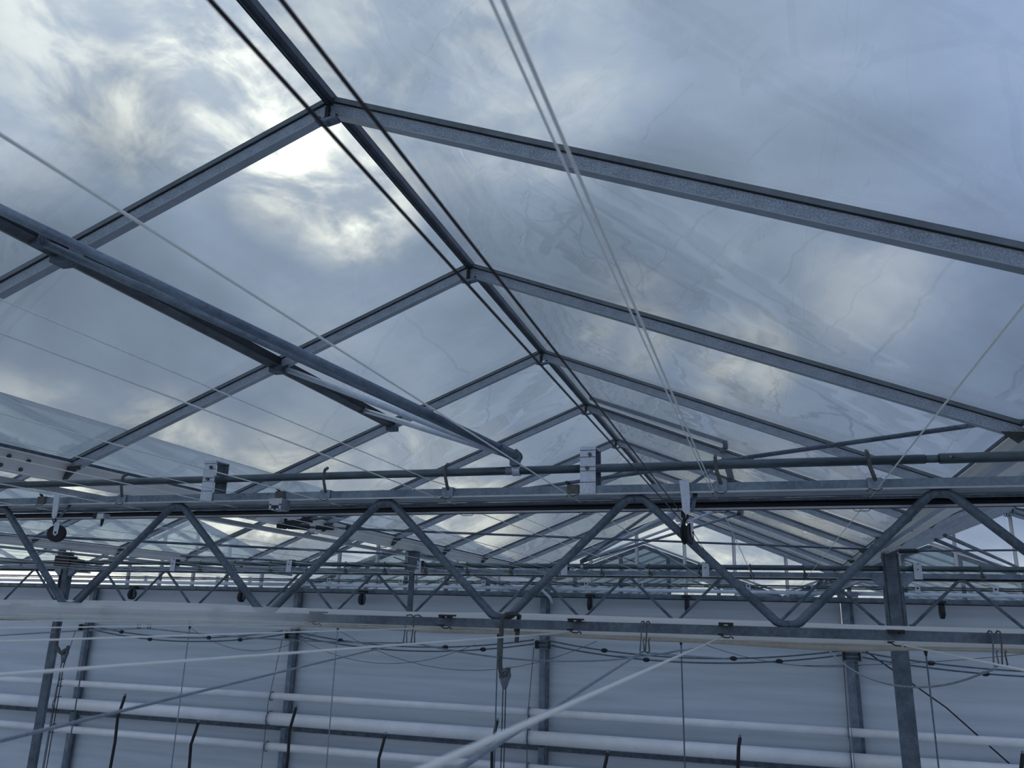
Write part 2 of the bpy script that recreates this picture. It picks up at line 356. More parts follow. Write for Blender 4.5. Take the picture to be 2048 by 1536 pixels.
# ------------------------------------------------------------------ trusses
def curve_pts(p, q, r0, r1, e=.021):        # bent tube: flat, bend, straight, bend, flat
    p = Vector(p); q = Vector(q); s = 1 if q.x > p.x else -1
    pts = [p, p + Vector((s * e * .55, 0, 0))]
    a = p + Vector((s * e, 0, 0)); b = q - Vector((s * e, 0, 0)); u = (b - a).normalized()
    pts += [a + u * .012, a + u * .05] if False else [a + Vector((0, 0, 0)) + u * .01]
    pts += [b - u * .01, q - Vector((s * e * .55, 0, 0)), q]
    return pts
TOPX = [.437 - .786 * k for k in range(0, 9)]
for ti, Y in enumerate(YT):
    w = ['near', 'far'][ti]
    zt, zb = (.356, -.024) if ti == 0 else (.368, -.02)
    o = thing('lattice_truss', (-3.1, Y, zb), 'galvanised lattice truss with zigzag tube braces %s' % ('across the foreground' if ti == 0 else 'between the two steel posts'), 'truss', 'lattice trusses')
    xa, xb = -7.08, .86
    if ti == 0: xa = -3.9
    dz = .022 if ti == 0 else .036
    part('top_chord', MB().box(((xa + xb) / 2, Y, zt), (xb - xa, .04, dz)), 'galv', o)
    part('chord_flange', MB().box(((xa + xb) / 2, Y + .006, zt - dz / 2 - .003), (xb - xa, .056, .005)), 'alu', o)
    part('bottom_chord', MB().box(((xa + xb) / 2, Y, zb), (xb - xa, .03, .025)), 'galv_dark', o)
    tz, bz = zt - dz / 2 - .014, zb + .018
    r = .0120
    if ti == 0: tops = [.437 - .786 * k for k in range(0, 6)]
    else: tops = [.437 - .786 * k for k in range(0, 10)]
    nodes = []
    for x in tops:
        for s in (-1, 1):
            bx = x + s * .393
            if bx < xa - .1 or bx > xb - .02: 
                if s == 1: bx = min(bx, xb - .03)
                else: bx = max(bx, xa + .03)
            if not seen((x, Y, tz), (bx, Y, bz), m=200): continue
            part('diagonal_brace', MB().tube(curve_pts((x, Y, tz), (bx, Y, bz), r, r), r, 10), 'galv_dark', o, True)
    if ti == 1:
        part('upright', MB().box((-3.12, Y - .01, (zt + zb) / 2), (.045, .03, zt - zb)), 'galv_dark', o)
        # second part of the truss line right of the post
        o2 = thing('lattice_truss', (2.9, Y, zb), 'galvanised lattice truss beyond the right steel post', 'truss', 'lattice trusses')
        part('top_chord', MB().box((2.95, Y, zt), (3.96, .04, dz)), 'galv', o2)
        part('bottom_chord', MB().box((2.95, Y, zb), (3.96, .03, .025)), 'galv_dark', o2)
        for x in (1.397, 2.183):
            for s in (-1, 1): part('diagonal_brace', MB().tube(curve_pts((x, Y, tz), (x + s * .393, Y, bz), r, r), r, 10), 'galv_dark', o2, True)
        o3 = thing('lattice_truss', (-9, Y, zb), 'galvanised lattice truss left of the left steel post', 'truss', 'lattice trusses')
        part('top_chord', MB().box((-9.1, Y, zt), (3.92, .04, dz)), 'galv', o3)
        part('bottom_chord', MB().box((-9.1, Y, zb), (3.92, .03, .025)), 'galv_dark', o3)
        for x in (-7.56, -8.35):
            for s in (-1, 1): part('diagonal_brace', MB().tube(curve_pts((x, Y, tz), (x + s * .393, Y, bz), r, r), r, 10), 'galv_dark', o3, True)
    # folded black screen packed behind the top chord
    yy = Y + .13; xl, xr = (-3.3, .95) if ti == 0 else (-9.5, 4.5)
    k = yy / Y
    o = thing('folded_black_screen', (-2, yy, zt - .05), 'folded black shading screen packed behind the top chord of the %s truss' % w, 'screen')
    kb = (.332, .3145, .3005) if ti == 0 else (.366, .343, .328)
    part('top_profile', MB().box(((xl + xr) / 2, yy - .02, kb[0] + .018), (xr - xl, .03, .012)), 'alu', o)
    part('guide_profile', MB().box(((xl + xr) / 2, yy, kb[0] + .006), (xr - xl, .03, .008)), 'galv', o)
    part('cloth_roll', MB().tube([(xl, yy, kb[1] + .008 - (.006 if ti == 0 else 0)), (xr, yy, kb[1] + .008)], .0125 if ti == 0 else .019, 12), 'black', o, True)
    zb2 = kb[2] + .014 - (.006 if ti else 0)
    part('bottom_profile', MB().bar((xl, yy, zb2 - (.006 if ti == 0 else 0)), (xr, yy, zb2), .03, .0055), 'alu', o)
    # torque pipe
    o = thing('drive_pipe', (-2, Y + .02, .42), 'dark round vent drive pipe running above the %s truss' % w, 'pipe')
    pz = .424
    if ti == 0:
        part('pipe', MB().tube([(-3.9, Y + .02, pz), (.415, Y + .02, pz)], .0125, 14), 'pipe', o)
        part('coupling_neck', MB().tube([(.41, Y + .02, pz), (.452, Y + .02, pz)], .0105, 14), 'pipe', o)
        part('sleeve', MB().tube([(.448, Y + .02, pz), (1.1, Y + .02, pz)], .0138, 14), 'pipe', o)
        part('rivet', MB().tube([(.472, Y + .002, pz + .002), (.472, Y + .01, pz + .002)], .0035, 8), 'galv', o)
        part('weld_patch', MB().tube([(-.745, Y + .02, pz), (-.725, Y + .02, pz)], .0134, 14), 'galv', o)
    else:
        part('pipe', MB().tube([(-10.5, Y + .02, pz), (4.5, Y + .02, pz)], .021, 12), 'pipe', o)
        part('coupling_neck', MB().tube([(-1.05, Y + .02, pz), (-.98, Y + .02, pz)], .024, 12), 'galv', o)
    # pivot clamp where the push rods meet
    cxp = -.712 if ti == 0 else -1.53
    o = thing('pipe_clamp', (cxp, Y + .02, .4), 'zinc clamp on the %s drive pipe where the push rods meet' % w, 'clamp')
    part('strap', MB().tube([(cxp - .012, Y + .02, pz), (cxp + .012, Y + .02, pz)], .0165 if ti == 0 else .026, 12), 'bright', o, True)
    part('ear', MB().plate([(cxp - .014, Y + .0, pz + .012), (cxp + .014, Y + .0, pz + .012), (cxp + .018, Y, pz + .05), (cxp + .006, Y, pz + .062), (cxp - .014, Y, pz + .05)], (0, 1, 0), .02), 'galv_dark', o)
    part('pin', MB().tube([(cxp, Y - .02, pz + .044), (cxp, Y + .04, pz + .044)], .006, 8), 'galv_dark', o)
    # bearing brackets
    for bi, bx in enumerate([-1.79, -.482] if ti == 0 else [-5.76, -4.41, -3.055, -1.68, -.485, 1.10]):
        s = 1. if ti == 0 else 1.25
        o = thing('bearing_bracket', (bx, Y, .345), 'bright zinc bearing bracket carrying the %s drive pipe, %s from the left' % (w, nth(bi)), 'bracket', 'bearing brackets of the %s drive pipe' % w)
        wdt = .046 * s; top = .479 if ti == 0 else .462
        part('front_plate', MB().box((bx, Y - .024, (top + .342) / 2), (wdt, .004, top - .342)), 'bright', o)
        part('fold', MB().box((bx, Y + .006, top), (wdt, .062, .004)), 'bright', o)
        part('back_plate', MB().box((bx + .003, Y + .040, (top + .345) / 2), (wdt, .004, top - .345)), 'galv_dark', o)
        for zz in (.470, .450, .421, .409, .376):
            if ti == 0: part('crease', MB().box((bx, Y - .0265, zz), (wdt, .001, .0014)), 'seal', o)
        for dxx, zz, rr in ((.007, .457, .0052), (-.001, .417, .0056)):
            part('bolt', MB().tube([(bx + dxx, Y - .033, zz), (bx + dxx, Y - .026, zz)], rr, 8), 'rust', o)
    # hooks over the pipe and wire clips, at every wire
    hooks = [.278, -.114, -.922, -1.343, -2.145] if ti == 0 else [x for x in WX if x > -5.5] + [1.535, 1.94]
    for hi, hx in enumerate(hooks):
        lab = 'tarnished J hook on the %s top chord, %s from the right' % (w, nth(hi))
        key = 'hook%d' % ti
        if key in protos: dup(protos[key], (hx, Y, .345), lab); continue
        o = protos[key] = thing('pipe_hook', (hx, Y, .345), lab, 'hook', 'J hooks on the %s drive pipe' % w)
        part('arm', MB().tube([(hx + .006, Y - .024, .362), (hx + .003, Y - .026, .374), (hx - .004, Y - .026, .40), (hx - .006, Y - .024, .425), (hx - .007, Y - .02, .437), (hx - .007, Y - .004, .446)], .0052 if ti == 0 else .007, 6), 'rust', o)
        part('saddle', MB().box((hx + .004, Y, .357), (.036, .05, .027)), 'rust' if ti else 'galv', o)
        part('spring_clip', MB().tube([(hx - .018, Y - .03, .334), (hx - .010, Y - .03, .341), (hx, Y - .03, .336), (hx + .008, Y - .03, .3345), (hx + .020, Y - .03, .341)], .0012, 5), 'cable', o)
    if ti == 0:
        for hi, hx in enumerate((-.527, -1.505, -2.50)):
            o = thing('wire_plate', (hx, Y, .345), 'zinc wire plate with black knob on the near top chord, %s from the right' % nth(hi), 'bracket', 'wire plates on the near top chord')
            part('saddle', MB().box((hx, Y, .357), (.034, .05, .027)), 'rust', o)
            part('knob', MB().tube([(hx - .008, Y - .01, .368), (hx - .016, Y - .012, .378), (hx - .024, Y - .012, .381)], [.002, .005, .003], 6), 'rubber', o)
            part('spring_clip', MB().tube([(hx - .018, Y - .03, .334), (hx - .010, Y - .03, .341), (hx, Y - .03, .336), (hx + .020, Y - .03, .341)], .0012, 5), 'cable', o)
        # wire staples under the bottom profile
        for hi, hx in enumerate((.66, .265, -.115, -.515, -.90, -1.345, -1.70)):
            lab = 'thin wire staple under the near black screen, %s from the right' % nth(hi)
            if 'st' in protos: dup(protos['st'], (hx, Y + .12, .30), lab); continue
            o = protos['st'] = part('wire_staple', MB().tube([(hx - .03, Y + .12, .311), (hx - .022, Y + .12, .302), (hx + .012, Y + .12, .302), (hx + .02, Y + .12, .311)], .0011, 5), 'cable', base=(hx, Y + .12, .30))
            tag(o, lab, 'clip', 'wire staples under the near screen')

# small fittings on the near truss
o = thing('channel_clip', (-1.5, 2.24, .31), 'grey C shaped channel clip on the near screen profile', 'clip')
part('cap', MB().box((-1.5, 2.262, .332), (.046, .05, .022)), 'alu', o)
for s in (-1, 1):
    part('jaw', MB().box((-1.5 + s * .018, 2.262, .316), (.008, .05, .018)).box((-1.5 + s * .011, 2.262, .308), (.014, .05, .004)), 'alu', o)
o = thing('white_connector', (-2.215, 2.27, .25), 'small grey box with a nozzle under the near truss at the left', 'connector')
part('body', MB().box((-2.215, 2.27, .296), (.036, .03, .018)), 'alu', o)
part('shade', MB().box((-2.234, 2.262, .298), (.012, .02, .02)), 'seal', o)
part('nozzle', MB().tube([(-2.213, 2.27, .286), (-2.213, 2.27, .276), (-2.214, 2.27, .262)], [.006, .005, .003], 8), 'rubber', o)

# pulleys
def pulley(x, Y, zt, lab, turn, zw):
    o = thing('pulley', (x, Y, zw - .04), lab, 'pulley', 'pulleys under the near truss')
    c, s = math.cos(turn), math.sin(turn)
    def P(a, b, z): return (x + a * c - b * s, Y + a * s + b * c, z)
    part('strap', MB().plate([(x - .014, Y - .026, zt), (x + .012, Y - .026, zt), (x + .014, Y - .026, zt - .05), (x + .012, Y - .026, zw + .055), (x + .001, Y - .026, zw + .048), (x - .008, Y - .026, zw + .06), (x - .010, Y - .026, zt - .05)], (0, 1, 0), .004), 'bright', o)
    part('rear_strap', MB().plate([(x + .020, Y + .02, zt - .02), (x + .034, Y + .02, zt - .02), (x + .022, Y - .016, zw + .056), (x + .012, Y - .016, zw + .056)], (0, 1, .3), .004), 'galv_dark', o)
    part('hook_eye', MB().tube([(x, Y - .02, zw + .06)] + [(a, b, z) for a, b, z in arc((x, Y - .02, zw + .045), .007, 90, 400, 8)] + [(x - .002, Y - .02, zw + .03)], .0022, 6), 'cable', o)
    wl_ = [];
    n = 20
    mb = MB(); prof = [(-.011, .027), (-.009, .030), (-.006, .027), (-.002, .021), (.002, .021), (.006, .027), (.009, .030), (.011, .027)]
    vs = [P(b, 0, 0) for b, _ in prof]; V = []; F = []
    for i in range(n):
        a = 2 * math.pi * i / n
        for b, r in prof: V.append(P(r * math.cos(a), b, zw + r * math.sin(a)))
    m = len(prof)
    for i in range(n):
        for k in range(m - 1): F.append((i * m + k, i * m + k + 1, ((i + 1) % n) * m + k + 1, ((i + 1) % n) * m + k))
    F.append(tuple(i * m for i in range(n))[::-1]); F.append(tuple(i * m + m - 1 for i in range(n)))
    mb.add(V, F); part('wheel', mb, 'rubber', o)
    for b in (-.0145, .0145):
        part('cheek', MB().plate([P(-.008, b, zw - .002), P(0, b, zw - .010), P(.008, b, zw - .002), P(.009, b, zw + .03), P(.004, b, zw + .044), P(-.004, b, zw + .044), P(-.008, b, zw + .03)], (Vector(P(0, 1, 0)) - Vector(P(0, 0, 0))), .003), 'bright', o)
    part('axle', MB().tube([P(0, -.019, zw + .002), P(0, .019, zw + .002)], .0035, 8), 'rubber', o)
pulley(-2.405, 2.27, .372, 'black twin pulley wheel on a zinc strap hanging at the left of the near truss', .5, .238)
pulley(-.205, 2.27, .372, 'black grooved pulley seen edge on, hanging under the near truss right of centre', 1.35, .228)
o = thing('strap_clip', (-.235, 2.36, .27), 'small zinc bracket with dark bolts beside the edge-on pulley', 'bracket')
part('plate', MB().box((-.228, 2.38, .287), (.034, .03, .026)), 'bright', o)
part('bolt', MB().tube([(-.222, 2.355, .30), (-.222, 2.355, .262)], .006, 8), 'rubber', o)

# ------------------------------------------------------------------ posts
def post(x, Y, w, d, ztop, lab, arms=True):
    o = thing('steel_post', (x, Y, -3.125), lab, 'post')
    part('shaft', MB().box((x, Y, (ztop - 3.125) / 2), (w, d, ztop + 3.125)), 'galv_dark', o)
    if arms:
        for s in (-1, 1):
            part('seam_strip', MB().box((x + s * (w / 2 - .012), Y - d / 2 - .002, ztop / 2 + .0), (.004, .004, ztop + .06)), 'seal', o)
            part('side_bracket', MB().plate([(x + s * w / 2, Y, .39), (x + s * (w / 2 + .09), Y, .39), (x + s * (w / 2 + .09), Y, .335), (x + s * (w / 2 + .03), Y, .285), (x + s * w / 2, Y, .27)], (0, 1, 0), .05), 'galv', o)
            part('side_fin', MB().box((x + s * (w / 2 + .006), Y, .14), (.012, .06, .30)), 'galv_dark', o)
    return o
p = post(.917, 6.94, .118, .06, .535, 'broad galvanised steel post under the right white gutter')
part('notch', MB().plate([(.90, 6.885, .535), (.96, 6.885, .535), (.985, 6.885, .555), (.965, 6.885, .56), (.93, 6.885, .548)], (0, 1, 0), .03), 'rust', p)
post(-7.13, 6.94, .095, .035, .53, 'galvanised steel post at the left under the far gutter')
post(.95, 2.27, .118, .10, .53, 'galvanised steel post carrying the near truss outside the right edge', False)
o = thing('gutter_stub', (-3.112, 6.94, .385), 'short dark stub post on the far truss under the left gutter', 'post')
part('shaft', MB().box((-3.112, 6.94, .465), (.085, .07, .165)), 'galv_dark', o)
part('cap_plate', MB().box((-3.112, 6.94, .545), (.11, .10, .006)), 'rust', o)
part('base_plate', MB().box((-3.112, 6.94, .388), (.13, .09, .006)), 'galv_dark', o)
o = thing('gearbox', (-7.12, 6.85, .36), 'dark drive gearbox where the far truss meets the left post', 'gearbox')
part('housing', MB().box((-7.06, 6.84, .43), (.20, .10, .10)).box((-6.90, 6.84, .42), (.10, .08, .05)), 'rubber', o)
part('bolt_rail', MB().box((-7.12, 6.83, .50), (.05, .05, .09)), 'galv_dark', o)
part('arm', MB().box((-6.95, 6.82, .385), (.34, .03, .02)), 'galv_dark', o)
# wall posts
WPX = [-11.08, -7.08, -3.06, .95]
for i, x in enumerate(WPX):
    lab = 'slim galvanised wall post on the white back wall, %s' % ['at the far left edge', 'beside the left steel post', 'in the middle of the picture', 'left of the right steel post'][i]
    o = thing('wall_post', (x, 11.44, -3.125), lab, 'post', 'wall posts')
    part('shaft', MB().box((x - .02, 11.45, -1.42), (.085, .05, 3.40)), 'galv', o)
    part('flange', MB().box((x + .045, 11.455, -1.42), (.045, .05, 3.40)), 'galv_dark', o)
    b = thing('junction_bracket', (x, 11.36, -.42), 'dark bracket box on the wall post %s' % ['at the far left', 'beside the left steel post', 'in the middle', 'left of the right steel post'][i], 'bracket', 'brackets on the wall posts')
    part('plate', MB().box((x - .005, 11.41, -.385), (.21, .02, .115)), 'galv_dark', b)
    part('rib', MB().box((x - .005, 11.385, -.335), (.21, .03, .012)).box((x - .005, 11.385, -.39), (.21, .03, .010)).box((x - .005, 11.385, -.44), (.21, .03, .010)), 'galv', b)
    part('side', MB().box((x - .095, 11.37, -.385), (.03, .05, .10)), 'rubber', b)
    part('side', MB().box((x + .09, 11.37, -.385), (.02, .05, .10)), 'rubber', b)
    h = thing('pipe_hanger', (x - .12, 11.2, -2), 'looped wire hanger of the white pipes %s' % ['at the far left', 'beside the left steel post', 'in the middle', 'left of the right steel post'][i], 'hanger', 'wire hangers of the wall pipes')
    hx = x - .13
    part('line', MB().tube([(hx + .02, 11.30, -.42), (hx, 11.16, -1.16), (hx, 11.12, -1.35), (hx, 11.12, -2.9)], .006, 6), 'galv_dark', h, True)
    for z, r in ((-1.255, .062), (-1.565, .1), (-1.95, .068)):
        part('loop', MB().tube(arc((hx, 11.20, z), r, 0, 360, 18, 'yz'), .006, 6, False), 'galv_dark', h, True)

# ------------------------------------------------------------------ back wall pipes, beam, gable
o = tag(part('wall_beam', MB().box((-5, 11.44, .298), (21, .05, .062)), 'galv'), 'long galvanised beam along the top of the white back wall', 'beam')
o = tag(part('wall_beam', MB().box((-5, 11.42, .262), (21, .06, .012)), 'seal'), 'thin black strip under the galvanised wall beam', 'strip')
o = tag(part('wall_rail', MB().box((-5, 11.46, -1.735), (21, .035, .05)).box((-5, 11.45, -1.705), (21, .05, .012)), 'galv_dark'), 'dark horizontal rail on the back wall behind the thick white pipe', 'rail')
for z, r, lab, mt, y in ((-1.253, .050, 'thin white heating pipe on the back wall, uppermost of the three', 'white_pipe', 11.2), (-1.568, .088, 'thick white heating pipe in the middle of the three on the back wall', 'white_pipe', 11.2),
                     (-1.948, .056, 'thin white heating pipe lowest on the back wall', 'white_pipe', 11.2), (.371, .024, 'pale blue round pipe in front of the gable above the wall beam', 'blue_pipe', 11.2)):
    o = thing('wall_pipe', (-5, y, z), lab, 'pipe')
    xs = [-15, -11.2, -7.2, -3.2, .85, 5] 
    for a, b in zip(xs, xs[1:]): part('pipe_section', MB().tube([(a + .003, y, z), (b - .003, y, z)], r, 16), mt, o)
o = thing('gable_rail', (-5, 11.2, .43), 'dark double rail above the pale blue pipe at the gable', 'rail')
part('upper_rail', MB().box((-5, 11.2, .452), (20, .03, .022)), 'galv_dark', o)
part('lower_rail', MB().box((-5, 11.2, .428), (20, .03, .014)), 'seal', o)
k = 0
for x in [-9.8, -8.4, -7.8, -6.4, -5.2, -4.55, -3.9, -2.4, -1.65, -.25, .55, 1.75, 2.6]:
    o = thing('rail_bracket', (x, 11.18, .42), 'small white rail bracket above the pale blue pipe, %s from the left' % nth(k), 'bracket', 'small brackets on the gable rail'); k += 1
    part('plate', MB().box((x, 11.17, .435), (.06, .012, .08)), 'bright', o)
    part('bolt', MB().tube([(x, 11.155, .445), (x, 11.165, .445)], .012, 8), 'rubber', o)
# pulleys on the wall beam
for i, (x, z) in enumerate(((-10.18, .19), (-8.04, .19), (-5.905, .19), (-2.385, .19), (-1.06, .2), (2.02, .19))):
    lab = 'black upright pulley under the wall beam, %s from the left' % nth(i)
    if 'wp' in protos: dup(protos['wp'], (x, 11.34, z - .09), lab); continue
    o = protos['wp'] = thing('wall_pulley', (x, 11.34, z - .09), lab, 'pulley', 'pulleys under the wall beam')
    part('wheel', MB().tube([(x - .022, 11.34, z - .015), (x + .022, 11.34, z - .015)], .085, 16), 'rubber', o)
    part('cheek', MB().box((x + .034, 11.34, z + .02), (.008, .05, .17)), 'galv_dark', o)
    part('bracket', MB().box((x, 11.36, z + .10), (.11, .10, .03)), 'seal', o)
# gable mullions, frames and glass
for si, rx in enumerate(RIDGE[:3] + RIDGE[4:]):
    for i in range(-2, 3):
        mx = rx + i * .66 + .04
        if not seen((mx, YW, .5), m=20): continue
        top = zg(mx - rx) - .03
        o = thing('gable_mullion', (mx, 11.48, .33), 'white gable mullion of the %s, %s from its left' % ((BAY[:3] + BAY[4:])[si], nth(i + 2)), 'mullion', 'gable mullions')
        part('bar', MB().box((mx, 11.47, (top + .33) / 2), (.030, .03, top - .33)), 'white_steel', o)
        part('flange', MB().box((mx + .024, 11.49, (top + .33) / 2), (.012, .02, top - .33)), 'alu', o)
    for i in range(-3, 3):
        a, b = rx + i * .66 + .04 + .02, rx + (i + 1) * .66 + .02
        a = max(a, rx - HS); b = min(b, rx + HS)
        if b - a < .1 or not seen((a, YW, .5), (b, YW, .5), m=20): continue
        wn += 1
        zz = lambda x: zg(x - rx) - .02
        pts = [(a, YW + .02, .33), (b, YW + .02, .33), (b, YW + .02, zz(b))] + ([(rx, YW + .02, zz(rx))] if a < rx < b else []) + [(a, YW + .02, zz(a))]
        tag(part('window_%d' % wn, MB().plate(pts, (0, 1, 0), .005), 'gable_glass'), kind='structure')

# ------------------------------------------------------------------ neighbouring glasshouse outside
NR = [-5.845, -1.82, 2.205, 6.23]
YN = 12.75
for i, rx in enumerate(NR):
    if not seen((rx, YN, 1.1), (rx - 2, YN, .36), (rx + 2, YN, .36), m=60): continue
    o = thing('neighbour_glasshouse', (rx, YN, -3.2), 'neighbouring glasshouse bay seen through the gable, %s from the left' % nth(i), 'greenhouse', 'neighbouring glasshouse bays')
    z = lambda dx: 1.10 - .365 * abs(dx)
    for s in (-1, 1):
        part('gable_frame', MB().bar((rx, YN, 1.08), (rx + s * 2.0, YN, z(2) - .02), .06, .055), 'galv_dark', o)
        part('verge_trim', MB().bar((rx, YN - .01, 1.14), (rx + s * 2.0, YN - .01, z(2) + .04), .05, .03), 'alu', o)
        pl = MB(); n = Vector((s * .365, 0, 1)).normalized() * .01
        P = [(rx, YN, 1.10), (rx + s * 2, YN, z(2)), (rx + s * 2, YN + 12, z(2)), (rx, YN + 12, 1.10)]
        if s < 0: P = P[::-1]
        pl.add([Vector(q) for q in P] + [Vector(q) + n for q in P], [(3, 2, 1, 0), (4, 5, 6, 7), (0, 1, 5, 4), (1, 2, 6, 5), (2, 3, 7, 6), (3, 0, 4, 7)])
        part('roof_glass', pl, 'old_glass', o)
        for k in range(1, 12):
            part('roof_bar', MB().bar((rx, YN + k, 1.085), (rx + s * 2.0, YN + k, z(2) - .015), .04, .03), 'alu', o)
    for k in (-2, -1, 0, 1, 2):
        mx = rx + k * .735 - .365 if rx > -4 else rx + k * .735
        if abs(mx - rx) > 1.95: continue
        part('mullion', MB().box((mx, YN, (z(mx - rx) - 1.2) / 2), (.055, .05, z(mx - rx) + 1.2)), 'galv_dark', o)
    part('gable_glass', MB().plate([(rx - 2, YN + .03, -1.2), (rx + 2, YN + .03, -1.2), (rx + 2, YN + .03, z(2)), (rx, YN + .03, 1.08), (rx - 2, YN + .03, z(2))], (0, 1, 0), .006), 'gable_glass', o)
    part('side_wall', MB().box((rx, YN + .05, -2.2), (4, .05, 2.1)), 'panel', o)
    part('eaves_brace', MB().bar((rx - .35, YN + .2, .92), (rx + 1.1, YN + .4, .45), .02, .02), 'galv_dark', o)

# ------------------------------------------------------------------ wires
def ylabel(k): return nth(k)
WZ = .340
for k, x in enumerate(WX):
    if not seen((x, .2, WZ), (x, YW, WZ), m=0): continue
    o = part('upper_wire', MB().tube([(x, -.6, WZ), (x, 2.27, WZ - .003), (x + .01, 6.94, WZ + .005), (x, 11.4, WZ - .02)], .0016, 6), 'cord')
    tag(o, 'white nylon screen wire under the top chords, %s from the right' % nth(k), 'wire', 'upper screen wires')
    if k in (1, 3, 5, 6, 8, 10, 12):
        dxx = -.008 if k == 1 else 0; z2 = .343 if k == 1 else .384
        o = part('upper_wire', MB().tube([(x + dxx, -.6, z2), (x + dxx, 2.20, z2 - .004), (x + dxx * .2, 2.27, z2 if k == 1 else .384), (x + .02 + dxx, 6.94, z2), (x, 11.4, z2 - .03)], .0012, 6), 'cord')
        tag(o, 'thin white wire paired above the %s upper screen wire from the right' % nth(k), 'wire', 'paired upper wires')
for k, x in enumerate(WX):
    z = -.040
    if not seen((x, .1, z), (x, YW, z), m=0): continue
    o = part('lower_wire', MB().tube([(x + (.012 if k == 1 else 0), -.5, z - .016), (x, 2.27, z - .001), (x + .01, 6.94, z - .02), (x, 11.4, z - .04)], .0016, 6), 'cord')
    tag(o, 'white nylon screen wire under the bottom chords, %s from the right' % nth(k), 'wire', 'lower screen wires')
CL = [(.294, -.014), (-.112, -.008), (-.515, -.008), (-.898, -.007), (-1.322, -.008), (-1.672, -.006), (-2.1, -.007), (-2.5, -.008)]
for k, (x, z) in enumerate(CL):
    lab = 'black wire clip on the near bottom chord, %s from the right' % nth(k)
    if 'cl' in protos: dup(protos['cl'], (x, 2.27, z - .04), lab); continue
    o = protos['cl'] = thing('chord_clip', (x, 2.27, z - .04), lab, 'clip', 'black clips on the near bottom chord')
    part('cap', MB().box((x, 2.262, z + .0015), (.036, .05, .005)).box((x - .012, 2.25, z - .003), (.012, .02, .006)).box((x + .012, 2.25, z - .003), (.012, .02, .006)), 'rubber', o)
    part('lower_hook', MB().tube([(x - .017, 2.25, z - .026), (x - .006, 2.25, z - .033), (x + .006, 2.25, z - .034), (x + .012, 2.25, z - .030), (x + .018, 2.25, z - .036)], .0018, 6), 'rubber', o)
    part('foot', MB().box((x - .014, 2.25, z - .026), (.014, .02, .005)), 'rubber', o)
# dark traction cables over the right pulley
AC1 = (-.2150, 2.27, .2599); AC0 = (-.2676, .18, .3125)
for i, (p0, p1, p2, p3, lab) in enumerate(((AC0, tuple(Vector(AC0).lerp(Vector(AC1), .4)), AC1, (-.36, 6.94, .30), 'dark steel pull cable crossing in front of the ridge, left one of the pair'),
                                           ((-.229, .15, .312), (-.2305, 1.2, .308), (-.2325, 2.27, .304), (-.40, 6.94, .42), 'dark steel pull cable crossing in front of the ridge, right one of the pair'))):
    pts = [p0, p1, p2, (p2[0] * .6 + p3[0] * .4 , 4.1, p2[2] * .6 + p3[2] * .4), p3]
    tag(part('pull_cable', MB().tube(pts, .0015, 8), 'cable'), lab, 'cable', 'dark pull cables')

# wind bracing rods with turnbuckle
def rod(name, p, q, r, mat, lab, cat='rod'):
    return tag(part(name, MB().tube([p, q], r, 8), mat), lab, cat)
tb = thing('turnbuckle_brace', (-3.08, 4.69, .53), 'dark bracing rod with turnbuckles running from the left gutter to the right post', 'brace')
A = Vector((-3.07, 4.72, .535)); B = Vector((.87, 6.93, .565)); u = (B - A).normalized()
part('rod', MB().tube([A, B], .008, 8), 'galv_dark', tb, True)
part('turnbuckle', MB().tube([A + u * .02, A + u * .16], .02, 8).tube([A + u * .2, A + u * .32], .015, 8).tube([A + u * .40, A + u * .43], .026, 8), 'rubber', tb)
part('shackle', MB().box(A, (.10, .05, .03)).tube([A + Vector((.0, 0, -.02)), A + Vector((0, 0, .05))], .012, 6), 'rubber', tb)
part('end_shackle', MB().box(B, (.08, .05, .02)).tube([B + Vector((-.07, 0, -.03)), B + Vector((-.07, 0, .04))], .014, 6).box(B - u * .09, (.05, .03, .03)), 'rubber', tb)
tb = thing('diagonal_brace_rod', (-3.08, 4.69, .55), 'long dark bracing rod rising to the right above the near drive pipe', 'brace')
A = Vector((-3.07, 4.70, .55)); B = Vector((.86, 3.16, .712)); u = (B - A).normalized()
part('rod', MB().tube([A, B], .0095, 8), 'galv_dark', tb, True)
part('turnbuckle', MB().tube([A + u * .04, A + u * .2], .017, 8).box(A + u * .25, (.06, .04, .04)), 'rubber', tb)
part('end_plate', MB().box(B + Vector((-.0, .0, -.02)), (.10, .03, .035)), 'galv', tb)
tb = thing('turnbuckle_brace', (.95, 6.93, .56), 'thin dark bracing rod going right from the top of the right post', 'brace')
part('rod', MB().tube([(.97, 6.93, .555), (4.8, 8.5, .72)], .008, 8), 'galv_dark', tb, True)
part('turnbuckle', MB().tube([(.99, 6.938, .556), (1.12, 6.99, .562)], .018, 8), 'rubber', tb)
for i, (p, q) in enumerate((((1.02, 5.64, .521), (2.41, 9.5, .54)), ((1.02, 5.358, .521), (2.49, 9.5, .575)))):
    rod('bracing_tube', p, q, .013, 'galv_dark', '%s of two parallel grey tubes slanting down behind the right post' % ['lower', 'upper'][i], 'tube')
for i, (p, q) in enumerate((((-6.6, 8.2, .62), (-3.4, 4.9, .56)), ((-7.0, 4.9, .56), (-3.4, 8.3, .60)), ((-6.9, 8.4, .60), (-3.4, 10.9, .58)), ((-10.9, 10.5, .6), (-7.3, 8.4, .6)))):
    rod('bracing_tube', p, q, .012, 'galv_dark', 'thin dark bracing rod under the left roofs, %s' % ['rising towards the left gutter turnbuckle', 'crossing the first under the second bay', 'between the left gutters near the gable', 'in the third bay near the gable'][i], 'rod')
for i, x in enumerate((-7.04, -7.0)):
    pass

